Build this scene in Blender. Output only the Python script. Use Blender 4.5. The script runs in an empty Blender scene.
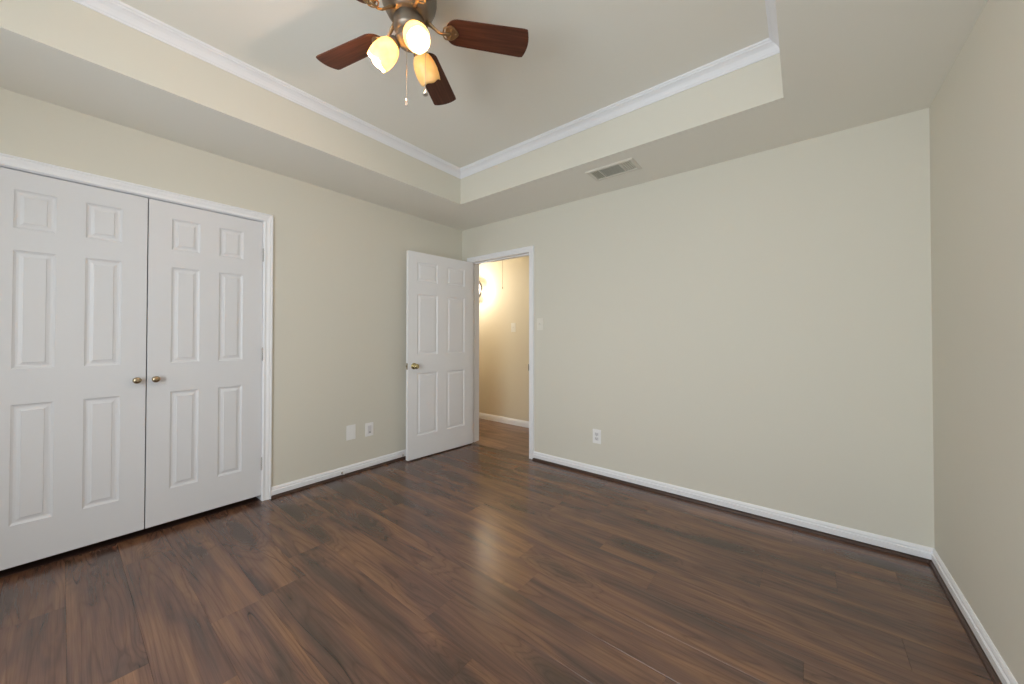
import bpy, bmesh, math, random
from mathutils import Vector, Matrix, noise

S = bpy.context.scene
COL = S.collection
PI = math.pi
R = math.radians

# ------------------------------------------------------------------ camera, light, exposure
cam_d = bpy.data.cameras.new('camera')
cam = bpy.data.objects.new('camera', cam_d)
COL.objects.link(cam)
S.camera = cam
F_PX = 362.38
cam_d.sensor_width = 36.0
cam_d.lens = F_PX * 36.0 / 1024.0
cam_d.shift_y = -9.094 / 1024.0
cam_d.clip_start = 0.02
YAW, PITCH, ROLL = 0.67821, 0.011045, 0.000706
fw = Vector((-math.sin(YAW) * math.cos(PITCH), math.cos(YAW) * math.cos(PITCH), math.sin(PITCH)))
rt = Vector((math.cos(YAW), math.sin(YAW), 0))
up = rt.cross(fw)
r2 = math.cos(ROLL) * rt + math.sin(ROLL) * up
u2 = -math.sin(ROLL) * rt + math.cos(ROLL) * up
M = Matrix(((r2.x, u2.x, -fw.x, 3.1039), (r2.y, u2.y, -fw.y, -2.9201), (r2.z, u2.z, -fw.z, 1.2025), (0, 0, 0, 1)))
cam.matrix_world = M

W, H, HC = 3.6375, 2.44, 2.745         # room width, soffit height, tray ceiling height
REAR = -4.03
TL, TR, TB, TF = 0.610, 3.030, -0.594, -3.44

world = bpy.data.worlds.new('world')
S.world = world
world.use_nodes = True
bg = world.node_tree.nodes['Background']
sky = world.node_tree.nodes.new('ShaderNodeTexSky')
sky.sky_type = 'HOSEK_WILKIE'
sky.sun_direction = (0.3, 0.6, 0.7)
world.node_tree.links.new(sky.outputs[0], bg.inputs[0])
bg.inputs[1].default_value = 0.15

def area(name, loc, target, sx, sy, power, color):
    d = bpy.data.lights.new(name, 'AREA')
    d.shape = 'RECTANGLE'
    d.size, d.size_y = sx, sy
    d.energy = power
    d.color = color
    o = bpy.data.objects.new(name, d)
    COL.objects.link(o)
    o.location = loc
    o.rotation_euler = (Vector(target) - Vector(loc)).to_track_quat('-Z', 'Y').to_euler()
    return o

# daylight through an assumed, unseen window, added to light the room
area('daylight_added_window', (2.28, REAR - 0.30, 1.40), (2.28, 0, 1.20), 1.8, 1.6, 80, (0.86, 0.95, 1.0))

S.view_settings.view_transform = 'Standard'
S.view_settings.look = 'None'
S.view_settings.gamma = 1
S.view_settings.use_curve_mapping = False
S.view_settings.exposure = 0.11
S.cycles.max_bounces = 12
S.cycles.diffuse_bounces = 8
S.cycles.caustics_reflective = False
S.cycles.caustics_refractive = False

# ------------------------------------------------------------------ materials
def lin(c):
    c = c / 255.0
    return c / 12.92 if c <= 0.04045 else ((c + 0.055) / 1.055) ** 2.4
def rgb(r, g, b):
    return (lin(r), lin(g), lin(b), 1)

def mat(name, col, rough=0.6, metal=0.0, bump=0.0, bscale=200, spec=0.5, coat=0.0, var=0.0):
    m = bpy.data.materials.new(name)
    m.use_nodes = True
    nt = m.node_tree
    p = nt.nodes['Principled BSDF']
    p.inputs['Base Color'].default_value = col
    p.inputs['Roughness'].default_value = rough
    p.inputs['Metallic'].default_value = metal
    p.inputs['Specular IOR Level'].default_value = spec
    p.inputs['Coat Weight'].default_value = coat
    tc = nt.nodes.new('ShaderNodeTexCoord')
    nz = nt.nodes.new('ShaderNodeTexNoise')
    nz.inputs['Scale'].default_value = bscale
    nz.inputs['Detail'].default_value = 3
    nt.links.new(tc.outputs['Object'], nz.inputs['Vector'])
    if bump > 0:
        b = nt.nodes.new('ShaderNodeBump')
        b.inputs['Strength'].default_value = bump
        b.inputs['Distance'].default_value = 0.002
        nt.links.new(nz.outputs['Fac'], b.inputs['Height'])
        nt.links.new(b.outputs['Normal'], p.inputs['Normal'])
    n2 = nt.nodes.new('ShaderNodeTexNoise')
    n2.inputs['Scale'].default_value = 3.0
    nt.links.new(tc.outputs['Object'], n2.inputs['Vector'])
    mr = nt.nodes.new('ShaderNodeMapRange')
    mr.inputs['To Min'].default_value = rough - var - 0.02
    mr.inputs['To Max'].default_value = rough + var + 0.02
    nt.links.new(n2.outputs['Fac'], mr.inputs['Value'])
    nt.links.new(mr.outputs['Result'], p.inputs['Roughness'])
    return m

M_WALL = mat('wall_paint', rgb(222, 219, 208), 0.85, bump=0.10, bscale=160, spec=0.25)
M_CEIL = mat('ceiling_paint', rgb(241, 239, 232), 0.92, bump=0.08, bscale=120, spec=0.2)
M_HALLW = mat('hall_wall_paint', rgb(222, 212, 190), 0.85, bump=0.10, bscale=160, spec=0.25)
M_TRIM = mat('white_trim_paint', rgb(243, 244, 248), 0.38, bump=0.02, bscale=40, spec=0.45)
M_DOOR = mat('white_door_paint', rgb(225, 226, 230), 0.38, bump=0.02, bscale=40, spec=0.45)
M_CEILTRIM = mat('white_crown_paint', rgb(238, 239, 244), 0.45, bump=0.02, bscale=40, spec=0.4)
M_PLASTIC = mat('white_plastic', rgb(246, 246, 246), 0.35)
M_PAINTED = mat('painted_over_plastic', rgb(232, 229, 220), 0.7)
M_SLOT = mat('dark_slot', rgb(60, 58, 55), 0.7)
M_SOCKET = mat('socket_grey', rgb(222, 221, 224), 0.4)
M_NICKEL = mat('aged_brass', rgb(176, 160, 134), 0.25, metal=1.0)
M_BRASS = mat('polished_brass', rgb(204, 188, 140), 0.25, metal=1.0)
M_BRONZE = mat('antique_pewter', rgb(132, 122, 110), 0.40, metal=0.85, bump=0.1, bscale=30)
M_IRON = mat('antique_brass_iron', rgb(156, 130, 98), 0.40, metal=0.85)
M_CHAIN = mat('chain_metal', rgb(190, 184, 176), 0.3, metal=0.9)
M_HINGE = mat('hinge_metal', rgb(205, 205, 205), 0.35, metal=0.5)
M_DARK = mat('closet_shade_paint', rgb(96, 92, 86), 0.9)  # closet inside coloured dark, so the gaps round its doors read as shade
M_RUBBER = mat('rubber_tip', rgb(50, 48, 46), 0.7)
M_GRILLE = mat('register_enamel', rgb(226, 223, 214), 0.5)
M_DUCT = mat('duct_inside', rgb(186, 186, 176), 0.8)

def wood_floor(name, dark, mid, light, rough):
    m = bpy.data.materials.new(name)
    m.use_nodes = True
    nt = m.node_tree
    N, L = nt.nodes, nt.links
    p = N['Principled BSDF']
    tc = N.new('ShaderNodeTexCoord')
    at = N.new('ShaderNodeAttribute'); at.attribute_name = 'plank'
    # per plank offset of the grain
    add = N.new('ShaderNodeVectorMath'); add.operation = 'MULTIPLY_ADD'
    L.new(at.outputs['Vector'], add.inputs[0]); add.inputs[1].default_value = (37, 53, 11)
    L.new(tc.outputs['Object'], add.inputs[2])
    def mapped(sx, sy):
        mp = N.new('ShaderNodeMapping'); mp.inputs['Scale'].default_value = (sx, sy, 1)
        L.new(add.outputs[0], mp.inputs['Vector']); return mp.outputs[0]
    def noise_(v, sc, det, rgh=0.5, dist=0.0):
        n = N.new('ShaderNodeTexNoise'); n.inputs['Scale'].default_value = sc; n.inputs['Detail'].default_value = det
        n.inputs['Roughness'].default_value = rgh; n.inputs['Distortion'].default_value = dist
        L.new(v, n.inputs['Vector']); return n.outputs['Fac']
    def ramp(v, *st):
        r = N.new('ShaderNodeValToRGB'); e = r.color_ramp.elements
        while len(e) < len(st): e.new(0.5)
        for el, (pp, c) in zip(e, st): el.position = pp; el.color = c
        L.new(v, r.inputs[0]); return r.outputs[0]
    def mix(kind, f, a, b):
        x = N.new('ShaderNodeMix'); x.data_type = 'RGBA'; x.blend_type = kind
        if isinstance(f, float): x.inputs[0].default_value = f
        else: L.new(f, x.inputs[0])
        for i, q in ((6, a), (7, b)):
            if isinstance(q, tuple): x.inputs[i].default_value = q
            else: L.new(q, x.inputs[i])
        return x.outputs[2]
    def math_(op, a, b):
        x = N.new('ShaderNodeMath'); x.operation = op
        for i, q in ((0, a), (1, b)):
            if isinstance(q, (int, float)): x.inputs[i].default_value = q
            else: L.new(q, x.inputs[i])
        return x.outputs[0]
    def smooth(v, a0, a1, b0, b1):
        x = N.new('ShaderNodeMapRange'); x.interpolation_type = 'SMOOTHSTEP'
        for k_, q in (('From Min', a0), ('From Max', a1), ('To Min', b0), ('To Max', b1)): x.inputs[k_].default_value = q
        L.new(v, x.inputs['Value']); return x.outputs[0]
    warp = noise_(mapped(2.0, 7.0), 1.6, 3, 0.55)
    broad = noise_(mapped(0.9, 6.0), 1.5, 3, 0.5, 0.5)           # swathes of tone along the board
    vo = N.new('ShaderNodeTexVoronoi'); vo.inputs['Scale'].default_value = 1.0
    L.new(mapped(1.25, 4.2), vo.inputs['Vector'])                # sparse knots
    kd = math_('ADD', vo.outputs['Distance'], math_('MULTIPLY', math_('SUBTRACT', warp, 0.5), 0.35))
    swirl = smooth(kd, 0.0, 0.45, 0.34, 0.0)
    figure = math_('ADD', noise_(mapped(0.55, 6.0), 1.0, 2, 0.4, 0.4), swirl)
    rings = math_('FRACT', math_('MULTIPLY', figure, 15.0), 0)
    rings = math_('ABSOLUTE', math_('SUBTRACT', rings, 0.5), 0)
    fine = noise_(mapped(0.8, 48.0), 2.0, 5, 0.7, 0.15)
    pores = noise_(mapped(3.0, 260.0), 2.0, 2, 0.5)
    base = ramp(broad, (0.34, dark), (0.50, mid), (0.66, light))
    base = mix('MIX', smooth(kd, 0.10, 0.36, 0.75, 0.0), base, (dark[0] * 0.62, dark[1] * 0.70, dark[2] * 0.70, 1))
    c1 = mix('MULTIPLY', 0.55, base, ramp(rings, (0.0, (0.50, 0.44, 0.40, 1)), (0.12, (0.86, 0.85, 0.83, 1)), (0.5, (1.10, 1.09, 1.08, 1))))
    c2 = mix('MULTIPLY', 0.50, c1, ramp(fine, (0.32, (0.60, 0.57, 0.55, 1)), (0.66, (1.22, 1.20, 1.18, 1))))
    c3 = mix('MULTIPLY', 0.35, c2, ramp(pores, (0.34, (0.62, 0.60, 0.58, 1)), (0.52, (1.05, 1.05, 1.05, 1))))
    # fine dark drying cracks that follow the grain
    crk = math_('ABSOLUTE', math_('SUBTRACT', noise_(mapped(0.4, 5.5), 1.0, 2, 0.4, 0.2), 0.62), 0)
    c4 = mix('MULTIPLY', 1.0, c3, ramp(crk, (0.0, (0.45, 0.40, 0.37, 1)), (0.0035, (1, 1, 1, 1))))
    # tone of each plank
    sep = N.new('ShaderNodeSeparateXYZ'); L.new(at.outputs['Vector'], sep.inputs[0])
    c5 = mix('MULTIPLY', 1.0, c4, ramp(sep.outputs['Z'], (0.0, (0.93, 0.93, 0.95, 1)), (0.5, (1.0, 0.99, 0.98, 1)), (1.0, (1.07, 1.04, 1.01, 1))))
    L.new(c5, p.inputs['Base Color'])
    rr = N.new('ShaderNodeMapRange'); rr.inputs['To Min'].default_value = rough - 0.05; rr.inputs['To Max'].default_value = rough + 0.09
    L.new(fine, rr.inputs['Value']); L.new(rr.outputs[0], p.inputs['Roughness'])
    p.inputs['Specular IOR Level'].default_value = 0.8
    b = N.new('ShaderNodeBump'); b.inputs['Strength'].default_value = 0.05; b.inputs['Distance'].default_value = 0.0012
    L.new(fine, b.inputs['Height']); L.new(b.outputs[0], p.inputs['Normal'])
    return m

M_FLOOR = wood_floor('walnut_laminate', rgb(84, 65, 57), rgb(106, 77, 64), rgb(130, 95, 72), 0.21)
M_FLOOR2 = wood_floor('hall_laminate_lit', rgb(98, 75, 62), rgb(134, 104, 86), rgb(160, 126, 100), 0.29)  # floor wood lightened in colour for the hall light and wall reflection
M_SHOE = mat('dark_wood_shoe', rgb(72, 52, 44), 0.35, bump=0.1, bscale=60)

def blade_mat():
    m = bpy.data.materials.new('mahogany_blade')
    m.use_nodes = True
    nt = m.node_tree; N, L = nt.nodes, nt.links
    p = N['Principled BSDF']
    tc = N.new('ShaderNodeTexCoord'); mp = N.new('ShaderNodeMapping'); mp.inputs['Scale'].default_value = (3, 60, 3)
    nz = N.new('ShaderNodeTexNoise'); nz.inputs['Scale'].default_value = 1.5; nz.inputs['Detail'].default_value = 4
    L.new(tc.outputs['Object'], mp.inputs[0]); L.new(mp.outputs[0], nz.inputs['Vector'])
    r = N.new('ShaderNodeValToRGB'); r.color_ramp.elements[0].position = 0.3; r.color_ramp.elements[1].position = 0.7
    r.color_ramp.elements[0].color = rgb(70, 38, 26); r.color_ramp.elements[1].color = rgb(98, 58, 42)
    L.new(nz.outputs['Fac'], r.inputs[0]); L.new(r.outputs[0], p.inputs['Base Color'])
    p.inputs['Roughness'].default_value = 0.5
    p.inputs['Specular IOR Level'].default_value = 0.3
    return m
M_BLADE = blade_mat()

def glass_shade_mat():
    m = bpy.data.materials.new('amber_scavo_glass')
    m.use_nodes = True
    nt = m.node_tree; N, L = nt.nodes, nt.links
    for n in list(N): N.remove(n)
    out = N.new('ShaderNodeOutputMaterial')
    tc = N.new('ShaderNodeTexCoord'); nz = N.new('ShaderNodeTexNoise'); nz.inputs['Scale'].default_value = 22; nz.inputs['Detail'].default_value = 4
    L.new(tc.outputs['Object'], nz.inputs['Vector'])
    r = N.new('ShaderNodeValToRGB'); r.color_ramp.elements[0].position = 0.35; r.color_ramp.elements[1].position = 0.7
    r.color_ramp.elements[0].color = rgb(246, 222, 166); r.color_ramp.elements[1].color = rgb(253, 240, 204)
    L.new(nz.outputs['Fac'], r.inputs[0])
    tr = N.new('ShaderNodeBsdfTranslucent'); df = N.new('ShaderNodeBsdfDiffuse'); gl = N.new('ShaderNodeBsdfGlossy')
    gl.inputs['Roughness'].default_value = 0.25
    L.new(r.outputs[0], tr.inputs[0]); L.new(r.outputs[0], df.inputs[0])
    m1 = N.new('ShaderNodeMixShader'); m1.inputs[0].default_value = 0.45
    L.new(tr.outputs[0], m1.inputs[1]); L.new(df.outputs[0], m1.inputs[2])
    m2 = N.new('ShaderNodeMixShader'); m2.inputs[0].default_value = 0.05
    L.new(m1.outputs[0], m2.inputs[1]); L.new(gl.outputs[0], m2.inputs[2])
    L.new(m2.outputs[0], out.inputs[0])
    return m
M_SHADE = glass_shade_mat()

def emit_mat(name, col, strength):
    m = bpy.data.materials.new(name)
    m.use_nodes = True
    p = m.node_tree.nodes['Principled BSDF']
    p.inputs['Base Color'].default_value = (0.9, 0.88, 0.8, 1)
    p.inputs['Emission Color'].default_value = col
    p.inputs['Emission Strength'].default_value = strength
    return m
M_BULB_ON = emit_mat('lit_bulb', (1.0, 0.78, 0.56, 1), 40)
M_BULB_OFF = emit_mat('dim_bulb', (1.0, 0.80, 0.50, 1), 2.2)
M_RIM = mat('dark_bronze_rim', rgb(52, 38, 26), 0.6)
M_SCONCE = emit_mat('lit_sconce_glass', (1.0, 0.84, 0.60, 1), 1.6)

def pane_mat():
    m = bpy.data.materials.new('window_pane')
    m.use_nodes = True
    nt = m.node_tree; N, L = nt.nodes, nt.links
    for n in list(N): N.remove(n)
    out = N.new('ShaderNodeOutputMaterial'); t = N.new('ShaderNodeBsdfTransparent'); g = N.new('ShaderNodeBsdfGlossy')
    g.inputs['Roughness'].default_value = 0.02
    mx = N.new('ShaderNodeMixShader'); mx.inputs[0].default_value = 0.05
    L.new(t.outputs[0], mx.inputs[1]); L.new(g.outputs[0], mx.inputs[2]); L.new(mx.outputs[0], out.inputs[0])
    return m
M_PANE = pane_mat()

# ------------------------------------------------------------------ mesh helpers
def link(name, bm, m, parent=None, smooth=False, recalc=True, autosmooth=None):
    if recalc:
        bmesh.ops.recalc_face_normals(bm, faces=bm.faces)
    me = bpy.data.meshes.new(name)
    bm.to_mesh(me); bm.free()
    for x in (m if isinstance(m, (list, tuple)) else [m]):
        me.materials.append(x)
    if smooth:
        for f in me.polygons: f.use_smooth = True
    o = bpy.data.objects.new(name, me)
    COL.objects.link(o)
    if parent: o.parent = parent
    if autosmooth is not None:
        me.set_sharp_from_angle(angle=R(autosmooth))
    return o

def tag(o, label, cat=None, group=None, kind=None):
    o['label'] = label
    if cat: o['category'] = cat
    if group: o['group'] = group
    if kind: o['kind'] = kind
    return o

def empty(name, loc, rot=(0, 0, 0)):
    o = bpy.data.objects.new(name, None)
    o.empty_display_size = 0.05
    COL.objects.link(o)
    o.location = loc; o.rotation_euler = rot
    return o

def box(bm, a, b, bev=0.0, mi=0):
    a, b = Vector(a), Vector(b)
    n = bmesh.new()
    bmesh.ops.create_cube(n, size=1)
    for v in n.verts:
        v.co = Vector(((v.co.x + .5) * (b.x - a.x) + a.x, (v.co.y + .5) * (b.y - a.y) + a.y, (v.co.z + .5) * (b.z - a.z) + a.z))
    if bev > 0:
        bmesh.ops.bevel(n, geom=n.edges[:], offset=bev, segments=2, affect='EDGES', clamp_overlap=True)
    merge(bm, n, mi=mi)

def merge(bm, n, mtx=None, mi=0):
    mp = {}
    for v in n.verts:
        mp[v] = bm.verts.new(mtx @ v.co if mtx else v.co)
    for f in n.faces:
        try:
            g = bm.faces.new([mp[v] for v in f.verts]); g.smooth = f.smooth; g.material_index = mi
        except ValueError: pass
    n.free()

def quad(bm, pts, mi=0):
    f = bm.faces.new([bm.verts.new(p) for p in pts]); f.material_index = mi; return f

def lathe(bm, prof, seg=32, mtx=None, cap0=True, cap1=True):
    """profile (r, z) turned about z"""
    n = bmesh.new()
    rings = []
    for r, z in prof:
        if r < 1e-5:
            rings.append([n.verts.new((0, 0, z))])
        else:
            rings.append([n.verts.new((r * math.cos(2 * PI * i / seg), r * math.sin(2 * PI * i / seg), z)) for i in range(seg)])
    for A, B in zip(rings, rings[1:]):
        for i in range(seg):
            j = (i + 1) % seg
            if len(A) == 1 and len(B) == 1: continue
            if len(A) == 1: f = n.faces.new((A[0], B[i], B[j]))
            elif len(B) == 1: f = n.faces.new((A[i], B[0], A[j]))
            else: f = n.faces.new((A[i], B[i], B[j], A[j]))
            f.smooth = True
    if cap0 and len(rings[0]) > 1: n.faces.new(rings[0])
    if cap1 and len(rings[-1]) > 1: n.faces.new(rings[-1])
    merge(bm, n, mtx)

def tube(bm, pts, rad, seg=10, caps=True, flat=1.0):
    pts = [Vector(p) for p in pts]
    rad = rad if isinstance(rad, (list, tuple)) else [rad] * len(pts)
    rings = []
    ref = None
    for i, p in enumerate(pts):
        d = (pts[min(i + 1, len(pts) - 1)] - pts[max(i - 1, 0)]).normalized()
        if ref is None:
            ref = Vector((0, 0, 1)) if abs(d.z) < 0.9 else Vector((1, 0, 0))
        a = d.cross(ref).normalized(); b = a.cross(d).normalized(); ref = b
        rings.append([bm.verts.new(p + rad[i] * (math.cos(2 * PI * k / seg) * a + flat * math.sin(2 * PI * k / seg) * b)) for k in range(seg)])
    for A, B in zip(rings, rings[1:]):
        for k in range(seg):
            f = bm.faces.new((A[k], A[(k + 1) % seg], B[(k + 1) % seg], B[k])); f.smooth = True
    if caps:
        bm.faces.new(rings[0]); bm.faces.new(rings[-1])

def axis_mtx(origin, d):
    d = Vector(d).normalized()
    return Matrix.Translation(Vector(origin)) @ d.to_track_quat('Z', 'Y').to_matrix().to_4x4()

def run(bm, A, B, n, prof, ma=0, mb=0):
    """moulding: profile (d off the wall, z) along A->B with mitred ends"""
    A, B, n = Vector(A), Vector(B), Vector(n)
    t = (B - A).normalized()
    ra = [bm.verts.new(A + n * d + Vector((0, 0, z)) + t * ma * d) for d, z in prof]
    rb = [bm.verts.new(B + n * d + Vector((0, 0, z)) - t * mb * d) for d, z in prof]
    k = len(prof)
    for i in range(k):
        j = (i + 1) % k
        bm.faces.new((ra[i], ra[j], rb[j], rb[i]))
    bm.faces.new(ra); bm.faces.new(rb)

def casing(bm, o, t, n, w0, w1, top, prof, z0=0.0):
    """U-shaped casing round an opening; o origin, t direction along wall, n normal; profile (u outwards, w off wall)"""
    o, t, n = Vector(o), Vector(t), Vector(n)
    Z = Vector((0, 0, 1))
    st = [(w0, z0, -1, 0), (w0, top, -1, 1), (w1, top, 1, 1), (w1, z0, 1, 0)]
    rings = []
    for a, z, du, dz in st:
        rings.append([bm.verts.new(o + t * (a + du * u) + Z * (z + dz * u) + n * w) for u, w in prof])
    k = len(prof)
    for A, B in zip(rings, rings[1:]):
        for i in range(k):
            j = (i + 1) % k
            bm.faces.new((A[i], A[j], B[j], B[i]))
    bm.faces.new(rings[0]); bm.faces.new(rings[-1])

# ------------------------------------------------------------------ the shell
def floor_planks(name, x0, x1, y0, y1, pw, phase, along='x', seams=None, seed=1, fm=None):
    rnd = random.Random(seed)
    bm = bmesh.new()
    lay = bm.faces.layers.float_vector.new('plank')
    c = 0.0007
    def put(a0, a1, b0, b1):
        val = Vector((rnd.random(), rnd.random(), rnd.random()))
        def P(a, b, z): return (a, b, z) if along == 'x' else (b, a, z)
        top = [P(a0 + c, b0 + c, 0), P(a1 - c, b0 + c, 0), P(a1 - c, b1 - c, 0), P(a0 + c, b1 - c, 0)]
        bot = [P(a0, b0, -0.0009), P(a1, b0, -0.0009), P(a1, b1, -0.0009), P(a0, b1, -0.0009)]
        tv = [bm.verts.new(p) for p in top]; bv = [bm.verts.new(p) for p in bot]
        fs = [bm.faces.new(tv)]
        for i in range(4): fs.append(bm.faces.new((bv[i], bv[(i + 1) % 4], tv[(i + 1) % 4], tv[i])))
        for f in fs: f[lay] = val
    u0, u1, v0, v1 = (x0, x1, y0, y1) if along == 'x' else (y0, y1, x0, x1)
    k0 = math.floor((v0 - phase) / pw)
    k1 = math.ceil((v1 - phase) / pw)
    for k in range(k0, k1):
        b0, b1 = max(phase + k * pw, v0), min(phase + (k + 1) * pw, v1)
        if b1 - b0 < 0.004: continue
        s = seams.get(k) if seams and k in seams else u0 + rnd.random() * 1.21
        cuts = [s]
        while cuts[0] - 1.21 > u0 + 0.02: cuts.insert(0, cuts[0] - 1.21)
        while cuts[-1] + 1.21 < u1 - 0.02: cuts.append(cuts[-1] + 1.21)
        e = [u0] + [q for q in cuts if u0 + 0.02 < q < u1 - 0.02] + [u1]
        for a0, a1 in zip(e, e[1:]): put(a0, a1, b0, b1)
    quad(bm, [(x0, y0, -0.03), (x1, y0, -0.03), (x1, y1, -0.03), (x0, y1, -0.03)])
    for f in bm.faces: f.normal_update()
    for f in bm.faces:
        if f.normal.z < 0 and len(f.verts) == 4 and f.calc_center_median().z > -0.02: f.normal_flip()
    return link(name, bm, fm or M_FLOOR, recalc=False)

# phase -1.375, board width 0.1905; known end joints in the rows the photo shows clearly
fl = floor_planks('floor', -0.02, W + 0.02, REAR, 0.012, 0.1905, -1.375, 'x',
                  {-1: 2.04, -2: 1.505, 0: 1.885, -3: 1.836, -4: 0.92, 1: 1.30, 2: 0.98, 3: 1.72, -5: 2.35, -6: 1.16, 4: 0.80, 5: 2.25}, seed=7)
tag(fl, 'dark walnut laminate plank floor of the bedroom', 'floor', kind='structure')
hf = floor_planks('floor', -2.4, 2.2, 0.016, 0.97, 0.1905, 0.016, 'x', None, seed=11, fm=M_FLOOR2)
tag(hf, 'wood plank floor of the hallway beyond the open door', 'floor', kind='structure')

# openings
CY0, CY1, CTOP = -3.200, -1.9935, 2.052      # closet opening
DX0, DX1, DTOP = 0.157, 0.976, 2.052         # bedroom door opening
WT = 0.12

def wall_obj(name, label, boxes, m=M_WALL):
    bm = bmesh.new()
    for a, b in boxes: box(bm, a, b)
    o = link(name, bm, m)
    return tag(o, label, 'wall', kind='structure')

wall_obj('wall_left', 'greige left wall with the double closet opening', [
    ((-WT, CY1 + 0.012, 0), (0, WT, H)), ((-WT, REAR - WT, 0), (0, CY0 - 0.012, H)), ((-WT, CY0 - 0.012, CTOP + 0.012), (0, CY1 + 0.012, H))])
wall_obj('wall_back', 'greige back wall with the open doorway at its left end', [
    ((0, 0, 0), (DX0 - 0.014, WT, H)), ((DX1 + 0.014, 0, 0), (W, WT, H)), ((DX0 - 0.014, 0, DTOP + 0.010), (DX1 + 0.014, WT, H))])
wall_obj('wall_right', 'greige wall running along the right of the room', [
    ((W, REAR - WT, 0), (W + WT, WT, H))])
RX0, RX1, RZ0, RZ1 = 1.33, 3.33, 0.55, 2.20
wall_obj('wall_rear', 'greige unseen wall behind the camera with an added window opening', [
    ((0, REAR - WT, 0), (RX0, REAR, H)), ((RX1, REAR - WT, 0), (W, REAR, H)),
    ((RX0, REAR - WT, 0), (RX1, REAR, RZ0)), ((RX0, REAR - WT, RZ1), (RX1, REAR, H))])

# ceiling: soffit ring, tray sides (wall paint), tray top
bm = bmesh.new()
def ring(z):
    xs = (-WT, TL, TR, W + WT); ys = (REAR - WT, TF, TB, WT)
    for i in range(3):
        for j in range(3):
            if i == 1 and j == 1: continue
            quad(bm, [(xs[i], ys[j], z), (xs[i], ys[j + 1], z), (xs[i + 1], ys[j + 1], z), (xs[i + 1], ys[j], z)])
ring(H)
quad(bm, [(TL, TF, HC), (TR, TF, HC), (TR, TB, HC), (TL, TB, HC)])
for a, b in (((TL, TF), (TR, TF)), ((TR, TF), (TR, TB)), ((TR, TB), (TL, TB)), ((TL, TB), (TL, TF))):
    quad(bm, [(a[0], a[1], H), (b[0], b[1], H), (b[0], b[1], HC), (a[0], a[1], HC)], mi=1)
quad(bm, [(-WT, REAR - WT, HC + .1), (W + WT, REAR - WT, HC + .1), (W + WT, WT, HC + .1), (-WT, WT, HC + .1)])
for a, b in (((-WT, REAR - WT), (W + WT, REAR - WT)), ((W + WT, REAR - WT), (W + WT, WT)), ((W + WT, WT), (-WT, WT)), ((-WT, WT), (-WT, REAR - WT))):
    quad(bm, [(a[0], a[1], H), (b[0], b[1], H), (b[0], b[1], HC + .1), (a[0], a[1], HC + .1)])
o = link('ceiling', bm, [M_CEIL, M_WALL], recalc=False)
tag(o, 'tray ceiling with a wide flat soffit and recessed centre', 'ceiling', kind='structure')

# crown moulding in the tray
CR = [(0, HC - 0.066), (0.006, HC - 0.066), (0.009, HC - 0.058), (0.012, HC - 0.056), (0.017, HC - 0.046), (0.026, HC - 0.033),
      (0.038, HC - 0.023), (0.046, HC - 0.019), (0.048, HC - 0.012), (0.054, HC - 0.009), (0.056, HC), (0, HC)]
for i, (nm, a, b, n) in enumerate((
        ('left', (TL, TF, 0), (TL, TB, 0), (1, 0, 0)), ('back', (TL, TB, 0), (TR, TB, 0), (0, -1, 0)),
        ('right', (TR, TB, 0), (TR, TF, 0), (-1, 0, 0)), ('rear', (TR, TF, 0), (TL, TF, 0), (0, 1, 0)))):
    bm = bmesh.new(); run(bm, a, b, n, CR, 1, 1)
    o = link('trim_%d' % (i + 1), bm, M_CEILTRIM)
    tag(o, 'white crown moulding along the %s side of the ceiling tray' % nm, 'moulding', kind='structure')

# baseboards and dark shoe moulding
HB = 0.080
BB = [(0, 0.020), (0.014, 0.020), (0.0148, 0.022), (0.0148, 0.052), (0.0135, 0.054), (0.0080, 0.055), (0.0080, 0.059), (0.0105, 0.062), (0.0105, 0.067), (0.0080, 0.073), (0.004, HB - 0.001), (0, HB)]
SH = [(0, 0.0), (0.027, 0.0), (0.027, 0.006), (0.0235, 0.012), (0.017, 0.0155), (0.0, 0.0165)]
CW = 0.057
def bboard(nm, label, segs, first_trim):
    bm = bmesh.new(); bs = bmesh.new()
    for a, b, n, ma, mb in segs:
        run(bm, a, b, n, BB, ma, mb); run(bs, a, b, n, SH, ma, mb)
    o = link('baseboard_' + nm, bm, M_TRIM); tag(o, 'white stepped baseboard along the ' + label, 'baseboard', kind='structure')
    o = link('trim_%d' % first_trim, bs, M_SHOE); tag(o, 'thin dark wood strip under the baseboard of the ' + label, 'moulding', kind='structure')
bboard('left', 'left wall', [((0, CY1 + CW, 0), (0, 0, 0), (1, 0, 0), 0, 1), ((0, REAR, 0), (0, CY0 - CW, 0), (1, 0, 0), 1, 0)], 5)
bboard('back', 'back wall', [((DX1 + CW - 0.004, 0, 0), (W, 0, 0), (0, -1, 0), 0, 1), ((0, 0, 0), (DX0 - CW, 0, 0), (0, -1, 0), 1, 0)], 6)
bboard('right', 'right wall', [((W, 0, 0), (W, REAR, 0), (-1, 0, 0), 1, 1)], 7)
bboard('rear', 'rear wall', [((0, REAR, 0), (W, REAR, 0), (0, 1, 0), 1, 1)], 8)

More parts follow.
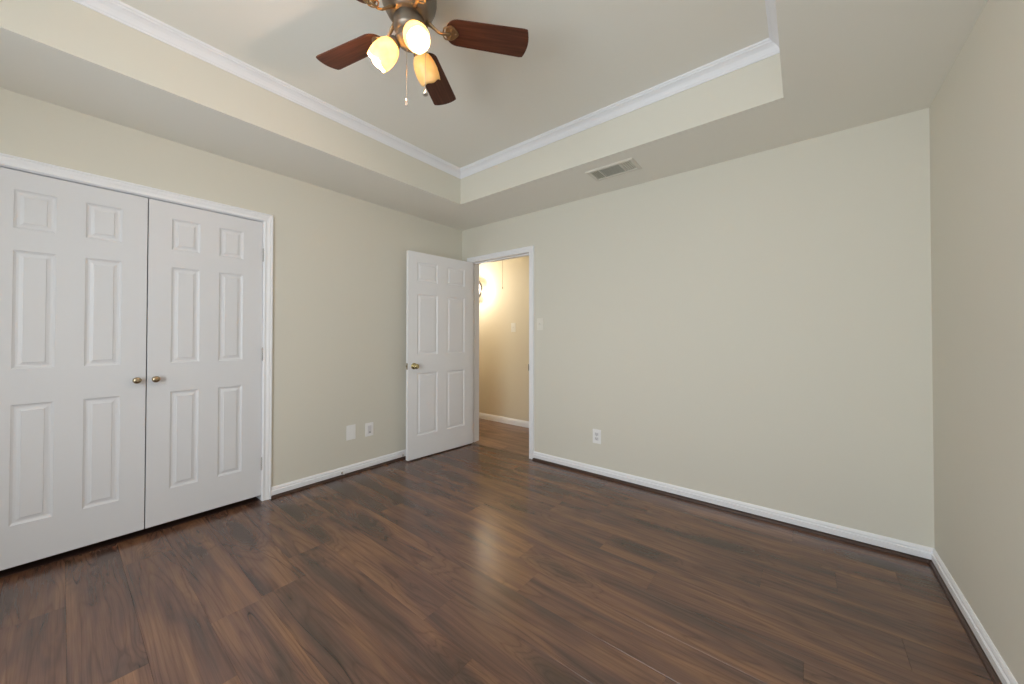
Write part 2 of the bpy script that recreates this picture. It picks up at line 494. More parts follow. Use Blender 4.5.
# casings
CS = [(0, 0), (0, 0.009), (0.004, 0.013), (0.010, 0.013), (0.013, 0.010), (0.022, 0.0105), (0.030, 0.014), (0.040, 0.016),
      (0.043, 0.0135), (0.047, 0.018), (0.054, 0.018), (CW, 0.015), (CW, 0)]
bm = bmesh.new(); casing(bm, (0, 0, 0), (0, 1, 0), (1, 0, 0), CY0 - .002, CY1 + .002, CTOP + .003, CS)
tag(link('trim_9', bm, M_TRIM), 'white moulded casing round the double closet doors', 'door casing', kind='structure')
bm = bmesh.new(); casing(bm, (0, 0, 0), (1, 0, 0), (0, -1, 0), DX0 - .002, DX1 + .0, DTOP - .004, CS)
tag(link('trim_10', bm, M_TRIM), 'white moulded casing round the open bedroom doorway', 'door casing', kind='structure')
bm = bmesh.new(); casing(bm, (0, WT, 0), (1, 0, 0), (0, 1, 0), DX0 - .002, DX1 + .002, DTOP - .004, CS)
tag(link('trim_11', bm, M_TRIM), 'white casing on the hallway side of the doorway', 'door casing', kind='structure')
# jamb lining with stop, on the door opening
bm = bmesh.new()
J = 0.014
box(bm, (DX0 - J, 0, 0), (DX0 + 0.0, WT, DTOP - J + .01)); box(bm, (DX1, 0, 0), (DX1 + J, WT, DTOP - J + .01)); box(bm, (DX0 - J, 0, DTOP - J + .01), (DX1 + J, WT, DTOP + .01))
box(bm, (DX0, 0.040, 0), (DX0 + 0.010, 0.075, DTOP - .004)); box(bm, (DX1 - 0.010, 0.040, 0), (DX1, 0.075, DTOP - .004)); box(bm, (DX0, 0.040, DTOP - .014), (DX1, 0.075, DTOP - .004))
jm = link('trim_12', bm, M_TRIM); tag(jm, 'white door jamb with stop lining the bedroom doorway', 'door jamb', kind='structure')
bm = bmesh.new(); box(bm, (DX1 - 0.0015, -0.0185, 0.868), (DX1 + 0.001, 0.028, 0.932), 0.0005); box(bm, (DX1 - 0.002, -0.0205, 0.885), (DX1 + 0.006, -0.016, 0.918), 0.0005)
sp = link('strike_plate', bm, M_BRONZE, jm); sp['label'] = 'dark metal strike plate'
# closet jamb
bm = bmesh.new()
box(bm, (-WT, CY0 - 0.012, 0), (-0.0, CY0 + 0.001, CTOP)); box(bm, (-WT, CY1 - 0.001, 0), (0, CY1 + 0.012, CTOP)); box(bm, (-WT, CY0 - 0.012, CTOP), (0, CY1 + 0.012, CTOP + 0.012))
tag(link('trim_13', bm, M_TRIM), 'white jamb lining the closet opening', 'door jamb', kind='structure')

# closet interior
bm = bmesh.new()
def shell(bm, a, b, skip=()):
    (x0, y0, z0), (x1, y1, z1) = a, b
    F = {'-x': [(x0, y0, z0), (x0, y1, z0), (x0, y1, z1), (x0, y0, z1)], '+x': [(x1, y0, z0), (x1, y1, z0), (x1, y1, z1), (x1, y0, z1)],
         '-y': [(x0, y0, z0), (x1, y0, z0), (x1, y0, z1), (x0, y0, z1)], '+y': [(x0, y1, z0), (x1, y1, z0), (x1, y1, z1), (x0, y1, z1)],
         '-z': [(x0, y0, z0), (x1, y0, z0), (x1, y1, z0), (x0, y1, z0)], '+z': [(x0, y0, z1), (x1, y0, z1), (x1, y1, z1), (x0, y1, z1)]}
    for k, p in F.items():
        if k not in skip: quad(bm, p)
shell(bm, (-0.75, CY0 - 0.2, -0.001), (-WT, CY1 + 0.2, H), skip=('+x',))
tag(link('wall_closet', bm, M_DARK), 'inside walls of the closet behind its doors, coloured dark as shade', 'wall', kind='structure')
bm = bmesh.new(); box(bm, (-WT, CY0, -0.03), (-0.0205, CY1, -0.0))
tag(link('floor', bm, M_SHOE), 'dark closet floor under the closed doors', 'floor', kind='structure')

# hallway
HX0, HX1, HY = -2.0, 1.9, 0.97
wall_obj('wall_hall', 'cream hallway wall facing the open doorway', [((HX0, HY, 0), (HX1, HY + 0.1, H))], M_HALLW)
wall_obj('wall_hall_end', 'cream end wall of the hallway to the left', [((HX0 - .1, 0, 0), (HX0, HY + .1, H))], M_HALLW)
wall_obj('wall_hall_near', 'cream hallway wall beside the closet corner', [((HX0, 0.0, 0), (-WT, WT, H))], M_HALLW)
wall_obj('wall_hall_right', 'cream end wall of the hallway to the right', [((HX1, WT, 0), (HX1 + .1, HY + .1, H))], M_HALLW)
bm = bmesh.new(); box(bm, (HX0, WT, H), (HX1, HY, H + 0.05))
tag(link('ceiling', bm, M_CEIL), 'flat hallway ceiling beyond the doorway', 'ceiling', kind='structure')
bm = bmesh.new(); run(bm, (HX1, HY, 0), (HX0, HY, 0), (0, -1, 0), [(0, 0), (0.013, 0), (0.0135, 0.046), (0.0115, 0.049), (0.0115, 0.060), (0.008, 0.068), (0.004, 0.082), (0, 0.083)], 0, 0)
tag(link('baseboard_hall', bm, M_TRIM), 'white baseboard along the hallway wall', 'baseboard', kind='structure')

# unseen window added behind the camera as a daylight source
def window(name, label, cx, cy, z0, z1, w, along, out):
    """frame set in the wall; along = unit vector along wall, out = unit vector to outside"""
    a, n = Vector(along), Vector(out)
    bm = bmesh.new()
    def fb(u0, u1, v0, v1, d0, d1):
        p = [Vector((cx, cy, 0)) + a * u + n * d + Vector((0, 0, v)) for u in (u0, u1) for d in (d0, d1) for v in (v0, v1)]
        lo = Vector([min(q[i] for q in p) for i in range(3)]); hi = Vector([max(q[i] for q in p) for i in range(3)])
        box(bm, lo, hi, 0.002)
    h = w / 2
    fb(-h, -h + .05, z0, z1, 0.03, 0.09); fb(h - .05, h, z0, z1, 0.03, 0.09)
    fb(-h + .05, h - .05, z0, z0 + .05, 0.03, 0.09); fb(-h + .05, h - .05, z1 - .05, z1, 0.03, 0.09)
    mid = (z0 + z1) / 2
    fb(-h + .05, h - .05, mid - .02, mid + .02, 0.04, 0.08)
    if w > 1.5: fb(-.03, .03, z0 + .05, z1 - .05, 0.035, 0.085)
    f = link(name, bm, M_TRIM); tag(f, label, 'window', kind='structure')
    bm = bmesh.new()
    fb(-h + .05, h - .05, z0 + .05, z1 - .05, 0.058, 0.062)
    link('pane', bm, M_PANE, f)
    bm = bmesh.new()
    fb(-h - .04, h + .04, z0 - .025, z0, -0.03, 0.03)
    link('window_sill', bm, M_TRIM, f)
window('added_window_1', 'wide white framed window added in the unseen rear wall for daylight', (RX0 + RX1) / 2, REAR, RZ0, RZ1, RX1 - RX0, (1, 0, 0), (0, -1, 0))

# ------------------------------------------------------------------ panelled doors
def panel_door(name, w, h, cols, rows, thick=0.035, m=M_TRIM):
    """leaf in local x (0..w), z (0..h); front face at y=0 facing -y, back at y=thick"""
    bm = bmesh.new()
    xs = sorted({0, w, *[c for p in cols for c in p]}); zs = sorted({0, h, *[c for p in rows for c in p]})
    def is_panel(a, b):
        return any(abs(a - c[0]) < 1e-6 for c in cols) and any(abs(b - r_[0]) < 1e-6 for r_ in rows)
    for side in (0, 1):
        y0 = 0 if side == 0 else thick
        s = 1 if side == 0 else -1
        vc = {}
        def V(x, z, d):
            k = (round(x, 5), round(z, 5), round(d, 5))
            if k not in vc: vc[k] = bm.verts.new((x, y0 + s * d, z))
            return vc[k]
        for i in range(len(xs) - 1):
            for j in range(len(zs) - 1):
                a0, a1, b0, b1 = xs[i], xs[i + 1], zs[j], zs[j + 1]
                if is_panel(a0, b0):
                    st = [(0, 0), (0.003, 0.0030), (0.010, 0.0070), (0.018, 0.0076), (0.0305, 0.0044), (0.0318, 0.0016), (0.033, 0.0012)]
                    loops = [[V(a0 + q, b0 + q, d), V(a1 - q, b0 + q, d), V(a1 - q, b1 - q, d), V(a0 + q, b1 - q, d)] for q, d in st]
                    for A, B in zip(loops, loops[1:]):
                        for k in range(4):
                            bm.faces.new((A[k], A[(k + 1) % 4], B[(k + 1) % 4], B[k]))
                    bm.faces.new(loops[-1])
                else:
                    bm.faces.new((V(a0, b0, 0), V(a1, b0, 0), V(a1, b1, 0), V(a0, b1, 0)))
    for p in ([(0, 0), (w, 0)], [(w, 0), (w, h)], [(w, h), (0, h)], [(0, h), (0, 0)]):
        (xa, za), (xb, zb) = p
        quad(bm, [(xa, 0, za), (xb, 0, zb), (xb, thick, zb), (xa, thick, za)])
    bmesh.ops.remove_doubles(bm, verts=bm.verts, dist=1e-5)
    return link(name, bm, m)

def round_knob(parent, loc, m, r=0.020, stand=0.046, name='door_knob', rose=0.016, direction=(0, -1, 0)):
    bm = bmesh.new()
    s = stand
    prof = [(0, 0.0), (rose, 0.0), (rose, 0.003), (rose * 0.85, 0.006), (0.008, 0.009), (0.007, s - 1.55 * r), (r * 0.55, s - 1.4 * r), (r * 0.88, s - 1.05 * r),
            (r, s - 0.62 * r), (r * 0.93, s - 0.26 * r), (r * 0.66, s - 0.05 * r), (r * 0.3, s), (0, s)]
    lathe(bm, prof, 24, axis_mtx(loc, direction))
    return link(name, bm, m, parent)

def hinge(parent, loc, h=0.088, direction_z=True, name='hinge', leafdir=(1, 0, 0)):
    bm = bmesh.new()
    x, y, z = loc
    for k in range(5):
        a = z - h / 2 + k * h / 5
        lathe(bm, [(0, a + .0004), (0.0055, a + .0004), (0.0055, a + h / 5 - .0004), (0, a + h / 5 - .0004)], 12, Matrix.Translation((x, y, 0)))
    lathe(bm, [(0, z + h / 2), (0.0045, z + h / 2), (0.003, z + h / 2 + 0.005), (0, z + h / 2 + 0.006)], 12, Matrix.Translation((x, y, 0)))
    lathe(bm, [(0, z - h / 2 - .006), (0.003, z - h / 2 - .005), (0.0045, z - h / 2), (0, z - h / 2)], 12, Matrix.Translation((x, y, 0)))
    return link(name, bm, M_HINGE, parent)

# closet leaves: local x -> world y ; front faces +x
LZ, LH = 0.042, 2.004
rows = [(0.250 - LZ, 0.857 - LZ), (1.038 - LZ, 1.642 - LZ), (1.752 - LZ, 1.950 - LZ)]
SEAM = -2.5975
wl = (CY1 - 0.0035) - (SEAM + 0.0025)
def closet_leaf(n, y0, w, mirror, label):
    cols = [(0.1045, 0.2430), (0.3440, 0.4800)] if not mirror else [(w - 0.4800, w - 0.3440), (w - 0.2430, w - 0.1045)]
    d = panel_door('door_%d' % n, w, LH, cols, rows, m=M_DOOR)
    # rotate: local x -> +y, local -y -> +x
    d.matrix_world = Matrix(((0, -1, 0, -0.004), (1, 0, 0, y0), (0, 0, 1, LZ), (0, 0, 0, 1)))
    tag(d, label, 'closet door', kind='structure')
    kx = 0.036 if not mirror else w - 0.040
    round_knob(d, (kx, 0, 0.943 - LZ), M_NICKEL, r=0.0195, stand=0.048)['label'] = 'small round aged brass knob'
    hx = w + 0.001 if not mirror else -0.001
    for z in (1.805, 1.075, 0.272):
        hinge(d, (hx, -0.006, z - LZ))
    return d
closet_leaf(1, SEAM + 0.0025, wl, False, 'right leaf of the white six-panel closet doors')
closet_leaf(2, SEAM - 0.0025 - (SEAM - .0025 - CY0 - .0035), SEAM - .0025 - CY0 - .0035, True, 'left leaf of the white six-panel closet doors, nearest the camera')

# open bedroom door: pivot at the left jamb, face seen is the hallway face
PIV = Vector((DX0 + 0.004, -0.006, 0))
FREE = Vector((0.138, -0.833, 0)); ROOTF = Vector((0.1975, -0.016, 0))
dv = (FREE - ROOTF); DWID = 0.818; dv.normalize()
nv = Vector((-dv.y, dv.x, 0))            # to the right of the leaf direction, faces +x
if nv.x < 0: nv = -nv
rows2 = [(0.218, 0.832), (1.016, 1.612), (1.738, 1.930)]
d = panel_door('door_3', DWID, 2.027, [(0.122, 0.360), (0.478, 0.718)], rows2)
# local x along dv, local -y -> nv
d.matrix_world = Matrix(((dv.x, -nv.x, 0, ROOTF.x), (dv.y, -nv.y, 0, ROOTF.y), (0, 0, 1, 0.012), (0, 0, 0, 1)))
tag(d, 'white six-panel bedroom door standing open against the left wall', 'door', kind='structure')
round_knob(d, (DWID - 0.064, 0, 0.905), M_BRASS, r=0.026, stand=0.062, rose=0.031)['label'] = 'round brass door knob'
round_knob(d, (DWID - 0.064, 0.035, 0.905), M_BRASS, r=0.026, stand=0.050, rose=0.031, direction=(0, 1, 0))['label'] = 'round brass door knob'
bm = bmesh.new(); box(bm, (DWID - 0.0005, 0.006, 0.875), (DWID + 0.0015, 0.029, 0.935), 0.0004); box(bm, (DWID, 0.011, 0.896), (DWID + 0.010, 0.024, 0.916), 0.002)
link('latch', bm, M_NICKEL, d)['label'] = 'dark metal latch in the door edge'
for z in (1.80, 1.05, 0.25):
    hinge(d, (-0.006, 0.034, z))

# ------------------------------------------------------------------ small wall fittings
def plate(name, label, cat, origin, t, n, w, h, kind, m=M_PLASTIC):
    """origin plate centre on the wall, t right direction, n off the wall"""
    rot = Matrix((Vector(t), Vector(n) * -1, Vector((0, 0, 1)))).transposed().to_4x4()   # local x=t, y=-n, z=up
    e = empty(name, origin)
    e.matrix_world = Matrix.Translation(Vector(origin)) @ rot
    tag(e, label, cat)
    bm = bmesh.new(); box(bm, (-w / 2, -0.0055, -h / 2), (w / 2, 0, h / 2), 0.002)
    link('cover_plate', bm, m, e)
    if kind == 'duplex':
        for s in (1, -1):
            bm = bmesh.new()
            box(bm, (-0.0165, -0.0085, s * 0.0195 - 0.0135), (0.0165, -0.0052, s * 0.0195 + 0.0135), 0.0012)
            r_ = link('receptacle', bm, M_SOCKET, e)
            bm = bmesh.new()
            for dx, hh in ((-0.0065, 0.0045), (0.0065, 0.0035)):
                box(bm, (dx - 0.0011, -0.0090, s * 0.0195 - hh + .002), (dx + 0.0011, -0.0084, s * 0.0195 + hh + .002))
            lathe(bm, [(0, 0), (0.0025, 0), (0.0025, 0.0006), (0, 0.0006)], 12, axis_mtx((0, -0.0084, s * 0.0195 - 0.0085), (0, -1, 0)))
            link('slots', bm, M_SLOT, r_)
        bm = bmesh.new(); lathe(bm, [(0, 0), (0.003, 0), (0.0025, 0.001), (0, 0.0012)], 12, axis_mtx((0, -0.0055, 0), (0, -1, 0)))
        link('screw', bm, M_HINGE, e)
    elif kind == 'toggle':
        bm = bmesh.new(); box(bm, (-0.005, -0.0062, -0.012), (0.005, -0.0052, 0.012), 0.0004); link('toggle_slot', bm, m, e)
        bm = bmesh.new()
        v = [(-0.004, 0, -0.008), (0.004, 0, -0.008), (0.004, 0, 0.004), (-0.004, 0, 0.004), (-0.003, -0.014, 0.003), (0.003, -0.014, 0.003), (0.003, -0.014, 0.010), (-0.003, -0.014, 0.010)]
        vs = [bm.verts.new((x, y - 0.0058, z)) for x, y, z in v]
        for f in ((0, 1, 2, 3), (4, 5, 6, 7), (0, 1, 5, 4), (1, 2, 6, 5), (2, 3, 7, 6), (3, 0, 4, 7)): bm.faces.new([vs[i] for i in f])
        link('toggle', bm, m, e)
        for s in (1, -1):
            bm = bmesh.new(); lathe(bm, [(0, 0), (0.003, 0), (0.0025, 0.001), (0, 0.0012)], 12, axis_mtx((0, -0.0055, s * 0.030), (0, -1, 0))); link('screw', bm, m, e)
    elif kind == 'decora':
        bm = bmesh.new(); box(bm, (-0.0175, -0.0085, -0.036), (0.0175, -0.0052, 0.036), 0.0015); r_ = link('insert', bm, M_SOCKET, e)
        bm = bmesh.new(); lathe(bm, [(0, 0), (0.0045, 0), (0.0045, 0.004), (0.002, 0.004), (0.0, 0.004)], 14, axis_mtx((0.002, -0.0085, -0.024), (0, -1, 0))); link('jack', bm, M_SLOT, r_)
    else:
        for s in (1, -1):
            bm = bmesh.new(); lathe(bm, [(0, 0), (0.0032, 0), (0.0026, 0.001), (0, 0.0012)], 12, axis_mtx((0, -0.0055, s * 0.042), (0, -1, 0))); link('screw', bm, m, e)
    return e
plate('wall_outlet', 'white duplex power outlet low on the back wall right of the doorway', 'outlet', (1.699, 0, 0.340), (1, 0, 0), (0, -1, 0), 0.078, 0.122, 'duplex')
plate('blank_plate', 'plain white blank cover plate low on the left wall, nearer the closet', 'wall plate', (0, -1.322, 0.364), (0, 1, 0), (1, 0, 0), 0.082, 0.128, 'blank')
plate('wall_jack', 'white wall jack plate with grey insert low on the left wall, nearer the open door', 'wall plate', (0, -1.150, 0.356), (0, 1, 0), (1, 0, 0), 0.080, 0.122, 'decora')
plate('light_switch', 'light switch painted wall colour right of the bedroom doorway', 'light switch', (1.104, 0, 1.326), (1, 0, 0), (0, -1, 0), 0.074, 0.116, 'toggle', M_PAINTED)
plate('light_switch', 'pale light switch on the hallway wall seen through the doorway', 'light switch', (-0.004, HY, 1.333), (1, 0, 0), (0, -1, 0), 0.078, 0.125, 'toggle', M_PAINTED)

def door_stop(y, z, ln, label, curve=False):
    e = empty('door_stop', (0.0135, y, z)); tag(e, label, 'door stop')
    bm = bmesh.new(); lathe(bm, [(0, 0), (0.010, 0), (0.009, 0.003), (0.004, 0.006), (0.004, ln - 0.012), (0, ln - 0.012)], 14, axis_mtx((0, 0, 0), (1, 0, 0))); link('post', bm, M_CHAIN, e)
    bm = bmesh.new(); lathe(bm, [(0, ln - 0.013), (0.0065, ln - 0.013), (0.0075, ln - 0.004), (0.0055, ln), (0, ln)], 14, axis_mtx((0, 0, 0), (1, 0, 0))); link('rubber_tip', bm, M_PLASTIC if not curve else M_RUBBER, e)
door_stop(-1.405, 0.036, 0.040, 'short metal door stop with white tip on the left baseboard below the wall plates')
door_stop(-0.800, 0.034, 0.062, 'door stop with dark tip on the left baseboard beside the open door edge', True)

# ceiling air register in the soffit
VX0, VX1, VY0, VY1 = 1.832, 2.190, -0.468, -0.268
e = empty('ceiling_register', ((VX0 + VX1) / 2, (VY0 + VY1) / 2, H)); tag(e, 'white louvred air register in the soffit above the back wall', 'air vent')
cxr, cyr = (VX0 + VX1) / 2, (VY0 + VY1) / 2
hw, hh_ = (VX1 - VX0) / 2, (VY1 - VY0) / 2
bm = bmesh.new()
iw, ih = hw - 0.028, hh_ - 0.030
rings_ = []
for (a, b, z) in ((hw, hh_, 0), (hw, hh_, -0.002), (hw - 0.008, hh_ - 0.008, -0.008), (iw + .004, ih + .004, -0.008), (iw, ih, -0.005), (iw, ih, -0.0)):
    rings_.append([bm.verts.new((sx * a, sy * b, z)) for sx, sy in ((-1, -1), (1, -1), (1, 1), (-1, 1))])
for A, B in zip(rings_, rings_[1:]):
    for k in range(4): bm.faces.new((A[k], A[(k + 1) % 4], B[(k + 1) % 4], B[k]))
DIV = (-iw + 0.068, iw - 0.078)
for dx in DIV: box(bm, (dx - 0.003, -ih, -0.008), (dx + 0.003, ih, -0.001))
link('frame', bm, M_GRILLE, e)
bm = bmesh.new(); quad(bm, [(-iw, -ih, -0.0008), (iw, -ih, -0.0008), (iw, ih, -0.0008), (-iw, ih, -0.0008)]); bmesh.ops.recalc_face_normals(bm, faces=bm.faces)
link('duct_opening', bm, M_DUCT, e)
bm = bmesh.new()
def blade_box(cx_, cy_, lx, ly, ang, ax):
    n = bmesh.new(); bmesh.ops.create_cube(n, size=1)
    for v in n.verts: v.co = Vector((v.co.x * lx, v.co.y * ly, v.co.z * 0.0012))
    merge(bm, n, Matrix.Translation((cx_, cy_, -0.0048)) @ Matrix.Rotation(ang, 4, ax))
k = 8
for i in range(k):    # middle bank: blades along x
    y = -ih + (i + .5) * 2 * ih / k
    blade_box((DIV[0] + DIV[1]) / 2, y, DIV[1] - DIV[0] - 0.006, 0.008, R(35), 'X')
for a, b, s in ((-iw, DIV[0], 1), (DIV[1], iw, -1)):
    q = 5
    for i in range(q):
        x = a + (i + .5) * (b - a) / q
        blade_box(x, 0, 0.007, 2 * ih, R(35) * s, 'Y')
link('louvres', bm, M_GRILLE, e)

# ------------------------------------------------------------------ ceiling fan
FX, FY = 1.82, -2.017
fan = empty('ceiling_fan', (FX, FY, HC)); tag(fan, 'five-blade ceiling fan with three amber glass lamps hanging in the ceiling tray', 'ceiling fan')
def Z(z): return z - HC
bm = bmesh.new()
lathe(bm, [(0, Z(2.745)), (0.085, Z(2.745)), (0.092, Z(2.738)), (0.094, Z(2.715)), (0.075, Z(2.705)), (0.075, Z(2.695)), (0.100, Z(2.685)), (0.110, Z(2.672)),
           (0.113, Z(2.655)), (0.113, Z(2.612)), (0.109, Z(2.600)), (0.109, Z(2.594)), (0.100, Z(2.575)), (0.088, Z(2.553)), (0.080, Z(2.543)), (0.070, Z(2.536)), (0, Z(2.536))], 48)
link('motor_housing', bm, M_BRONZE, fan, autosmooth=40)
bm = bmesh.new()
lathe(bm, [(0, Z(2.537)), (0.058, Z(2.537)), (0.062, Z(2.532)), (0.062, Z(2.490)), (0.056, Z(2.482)), (0.046, Z(2.474)), (0.046, Z(2.464)), (0.052, Z(2.458)), (0.052, Z(2.440)),
           (0.040, Z(2.426)), (0.022, Z(2.418)), (0.010, Z(2.412)), (0.006, Z(2.405)), (0, Z(2.402))], 40)
link('switch_housing', bm, M_BRONZE, fan, autosmooth=40)
ZB = 2.510
BL_R0, BL_R1, BW = 0.150, 0.512, 0.063

def blade_mesh():
    bm = bmesh.new()
    th = 0.0055
    out = []
    # outline in local x (radial) y : rounded root, straight sides widening slightly, gently rounded tip
    def hwid(x):
        t = (x - BL_R0) / (BL_R1 - BL_R0)
        return 0.0545 + 0.0095 * t
    N1 = 14
    for i in range(N1 + 1):         # root arc
        a = PI / 2 + PI * i / N1
        out.append((BL_R0 + 0.047 + 0.047 * math.cos(a), hwid(BL_R0 + .05) * math.sin(a)))
    xe = BL_R1 - 0.016
    out.append((xe - .012, -hwid(xe)))
    for i in range(9):
        s = -1 + 2 * i / 8
        y = hwid(BL_R1) * s * 0.97
        out.append((BL_R1 - 0.014 * abs(s) ** 2.0, y))
    out.append((xe - .012, hwid(xe)))
    b = [bm.verts.new((x, y, -th / 2)) for x, y in out]; t = [bm.verts.new((x, y, th / 2)) for x, y in out]
    bm.faces.new(b); bm.faces.new(t)
    for i in range(len(out)):
        j = (i + 1) % len(out); bm.faces.new((b[i], b[j], t[j], t[i]))
    bmesh.ops.bevel(bm, geom=[e_ for e_ in bm.edges if abs(e_.verts[0].co.z - e_.verts[1].co.z) < 1e-6 and len(e_.link_faces) == 2], offset=0.0012, segments=1, affect='EDGES')
    return bm

def iron_mesh():
    bm = bmesh.new()
    # curved arm from the housing, dipping then rising to the blade root, flattened
    tube(bm, [(0.072, 0, 0.030), (0.088, 0, 0.020), (0.105, 0, 0.004), (0.120, 0, -0.010), (0.138, 0, -0.016), (0.155, 0, -0.013), (0.172, 0, -0.008)],
         [0.011, 0.0095, 0.0075, 0.0065, 0.0065, 0.007, 0.006], 10, flat=0.7)
    # side scrolls
    for s in (1, -1):
        pts = [(0.140, s * 0.004, -0.014)] + [(0.158 + 0.016 * math.cos(a), s * (0.013 + 0.014 * math.sin(a)), -0.009) for a in [R(180 - 34 * i) for i in range(7)]]
        tube(bm, pts, 0.0032, 8)
    # shield shaped mounting plate under the blade
    sh = [(0.150, 0.012), (0.160, 0.027), (0.174, 0.032), (0.186, 0.026), (0.200, 0.012), (0.208, 0.0), (0.200, -0.012), (0.186, -0.026), (0.174, -0.032), (0.160, -0.027), (0.150, -0.012)]
    b = [bm.verts.new((x, y, -0.0075)) for x, y in sh]; b2 = [bm.verts.new((x * 1.0, y * 0.86, -0.0095)) for x, y in sh]; t = [bm.verts.new((x, y, -0.0028)) for x, y in sh]
    n = len(sh)
    bm.faces.new(b2); bm.faces.new(t)
    for A, B in ((b2, b), (b, t)):
        for i in range(n):
            j = (i + 1) % n; bm.faces.new((A[i], A[j], B[j], B[i]))
    for x, y in ((0.168, 0.018), (0.168, -0.018), (0.194, 0)):
        lathe(bm, [(0, -0.0125), (0.003, -0.012), (0.0045, -0.0095), (0.0045, -0.006), (0, -0.006)], 10, Matrix.Translation((x, y, 0)))
    return bm

b0 = i0 = None
for k_ in range(5):
    ang = R(49.8 + 72 * k_)
    mtx = Matrix.Translation((0, 0, Z(ZB))) @ Matrix.Rotation(ang, 4, 'Z') @ Matrix.Rotation(R(-11), 4, 'X')
    if b0 is None:
        b0 = link('blade', blade_mesh(), M_BLADE, fan); i0 = link('blade_iron', iron_mesh(), M_IRON, fan)
        b, i_ = b0, i0
    else:
        b, i_ = b0.copy(), i0.copy()
        COL.objects.link(b); COL.objects.link(i_); b.parent = fan; i_.parent = fan
    b.matrix_local = mtx; i_.matrix_local = mtx

# light kit
def shade_mesh():
    """tulip glass, neck at z=0, opening at z=0.125 ; thin double wall"""
    bm = bmesh.new()
    outer = [(0.020, 0.0), (0.026, 0.003), (0.034, 0.010), (0.042, 0.024), (0.0480, 0.044), (0.0505, 0.065), (0.0495, 0.086), (0.0465, 0.103), (0.0450, 0.110)]
    inner = [(r - 0.003, z) for r, z in reversed(outer)]
    seg = 40
    rings = []
    for r, z in outer + inner:
        ring_ = []
        for i in range(seg):
            a = 2 * PI * i / seg
            sc = 0.0030 * math.cos(5 * a) * max(0, (z - 0.080) / 0.03)
            ring_.append(bm.verts.new((r * math.cos(a), r * math.sin(a), z + sc)))
        rings.append(ring_)
    for A, B in zip(rings, rings[1:] + rings[:1]):
        for i in range(seg):
            j = (i + 1) % seg
            f = bm.faces.new((A[i], A[j], B[j], B[i])); f.smooth = True
    return bm
def bulb_mesh():
    bm = bmesh.new()
    lathe(bm, [(0, 0.012), (0.012, 0.012), (0.013, 0.040), (0.018, 0.048), (0.024, 0.058), (0.027, 0.072), (0.025, 0.085), (0.018, 0.095), (0.008, 0.100), (0, 0.101)], 24)
    return bm
LAMPS = [(220, 0.060, 2.440, 49, True), (340, 0.060, 2.440, 49, True), (100, 0.060, 2.440, 49, False)]
for ang, r0, z0, tilt, lit in LAMPS:
    a = R(ang); t = R(tilt)      # tilt below horizontal
    hd = Vector((math.cos(a), math.sin(a), 0))
    ax = (hd * math.cos(t) + Vector((0, 0, -math.sin(t)))).normalized()
    neck = hd * r0 + Vector((0, 0, Z(z0)))
    arm = bmesh.new()
    tube(arm, [hd * 0.035 + Vector((0, 0, Z(2.462))), hd * 0.045 + Vector((0, 0, Z(2.462))), neck - ax * 0.004], [0.014, 0.014, 0.013], 12)
    lathe(arm, [(0, -0.012), (0.019, -0.012), (0.026, -0.002), (0.029, 0.006), (0.029, 0.010), (0.0, 0.010)], 24, axis_mtx(neck, ax))
    link('lamp_arm', arm, M_BRONZE, fan, autosmooth=40)
    sh_ = link('lamp_shade', shade_mesh(), M_SHADE, fan)
    sh_.matrix_local = axis_mtx(neck + ax * 0.006, ax)
    bl = link('bulb', bulb_mesh(), M_BULB_ON if lit else M_BULB_OFF, sh_)
    if lit:
        sh_['label'] = 'glowing amber glass shade'
        ld = bpy.data.lights.new('lamp_light', 'POINT'); ld.energy = 12.0; ld.color = (1.0, 0.69, 0.52); ld.shadow_soft_size = 0.02
        lo = bpy.data.objects.new('lamp_light', ld); COL.objects.link(lo)
        lo.location = fan.location + neck + ax * 0.108
    else:
        sh_['label'] = 'amber glass shade with a dim bulb'
def pull_chain(x, y, z0, z1, fob, label):
    bm = bmesh.new()
    n_ = int((z0 - z1) / 0.0045)
    tube(bm, [(x, y, Z(z0)), (x, y, Z(z1))], 0.0011, 6)
    q_ = Vector((x, y, 0)); 
    if q_.length > 0.05: tube(bm, [q_ * 0.8 + Vector((0, 0, Z(z0 + .004))), q_ * 0.96 + Vector((0, 0, Z(z0 + .003))), Vector((x, y, Z(z0 - .004)))], 0.003, 8)
    for i in range(n_):
        z = z0 - i * (z0 - z1) / n_
        m_ = bmesh.new(); bmesh.ops.create_icosphere(m_, subdivisions=1, radius=0.0018); merge(bm, m_, Matrix.Translation((x, y, Z(z))))
    c_ = link('pull_chain', bm, M_CHAIN, fan)
    c_['label'] = label
    bm = bmesh.new()
    if fob == 'bar':
        lathe(bm, [(0, Z(z1) + .002), (0.0035, Z(z1)), (0.0042, Z(z1) - 0.012), (0.0038, Z(z1) - 0.024), (0.0048, Z(z1) - 0.028), (0, Z(z1) - 0.031)], 12, Matrix.Translation((x, y, 0)))
    else:
        lathe(bm, [(0, Z(z1) + .002), (0.003, Z(z1)), (0.006, Z(z1) - 0.010), (0.0115, Z(z1) - 0.022), (0.0105, Z(z1) - 0.027), (0, Z(z1) - 0.030)], 16, Matrix.Translation((x, y, 0)))
    link('fob', bm, M_CHAIN, c_)
pull_chain(-0.008, -0.006, 2.420, 2.200, 'bar', 'long bead pull chain')
pull_chain(0.060, 0.038, 2.500, 2.238, 'bell', 'short bead pull chain with bell fob')

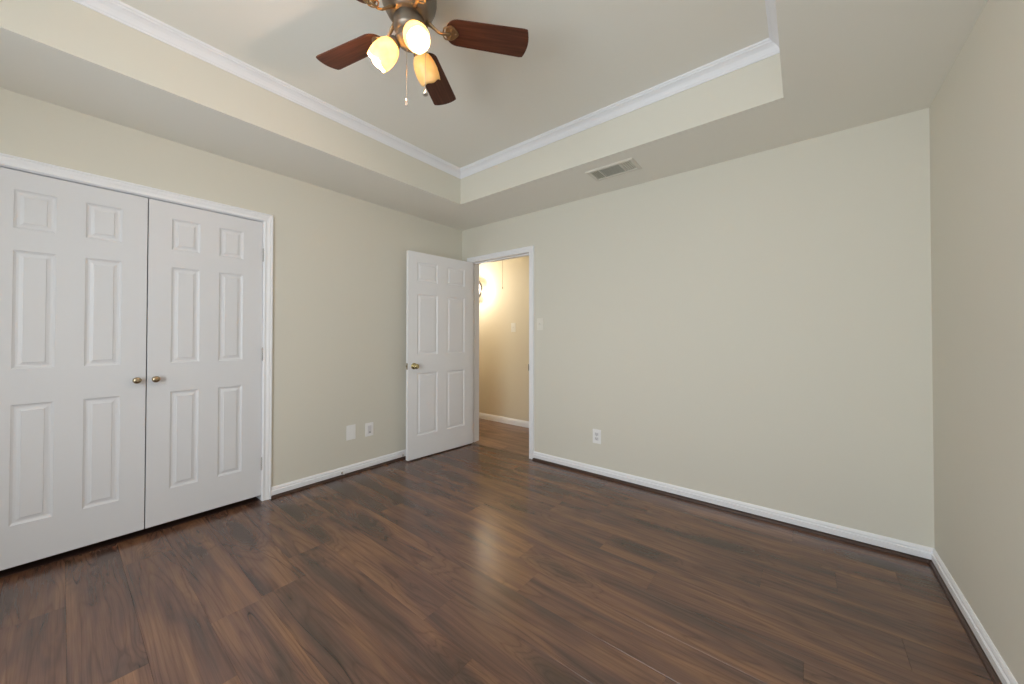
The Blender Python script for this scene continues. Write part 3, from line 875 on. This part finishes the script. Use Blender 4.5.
# ------------------------------------------------------------------ hallway fittings
SX, SZ, SR = -0.680, 1.900, 0.142
e = empty('wall_sconce', (SX, HY, SZ)); tag(e, 'round lit wall lamp with a dark rim on the hallway wall', 'wall lamp')
mt = axis_mtx((0, 0, 0), (0, -1, 0))
bm = bmesh.new(); lathe(bm, [(0, 0), (0.06, 0), (0.06, 0.02), (0.045, 0.028), (0.02, 0.032), (0.02, 0.062), (0, 0.062)], 32, mt); link('backplate', bm, M_BRONZE, e, autosmooth=40)
bm = bmesh.new(); lathe(bm, [(SR - 0.012, 0.062), (SR + .004, 0.060), (SR + 0.010, 0.070), (SR + .004, 0.086), (SR - 0.010, 0.088), (SR - 0.014, 0.074), (SR - .012, 0.062)], 48, mt, cap0=False, cap1=False); link('rim', bm, M_RIM, e, autosmooth=60)
bm = bmesh.new(); lathe(bm, [(0, 0.050), (SR - 0.04, 0.056), (SR - 0.014, 0.064), (SR - 0.03, 0.080), (SR - 0.07, 0.092), (0, 0.098)], 48, mt); link('glass_bowl', bm, M_SCONCE, e)
ld = bpy.data.lights.new('sconce_light', 'POINT'); ld.energy = 1.4; ld.color = (1.0, 0.92, 0.80); ld.shadow_soft_size = 0.02
lo = bpy.data.objects.new('sconce_light', ld); COL.objects.link(lo); lo.location = (SX + 0.175, HY - 0.050, SZ - 0.05)
ld = bpy.data.lights.new('sconce_light', 'POINT'); ld.energy = 17; ld.color = (1.0, 0.92, 0.80); ld.shadow_soft_size = 0.08
lo = bpy.data.objects.new('sconce_light', ld); COL.objects.link(lo); lo.location = (SX, HY - 0.25, SZ)

e = empty('attic_pull_cord', (0.154, 0.55, H)); tag(e, 'thin pull cord hanging from the hallway ceiling', 'pull cord')
bm = bmesh.new(); tube(bm, [(0, 0, 0), (0, 0, -0.61)], 0.0022, 6); link('cord', bm, M_IRON, e)
bm = bmesh.new(); lathe(bm, [(0, -0.605), (0.004, -0.608), (0.006, -0.622), (0.005, -0.632), (0, -0.634)], 12); link('cord_knob', bm, M_IRON, e)
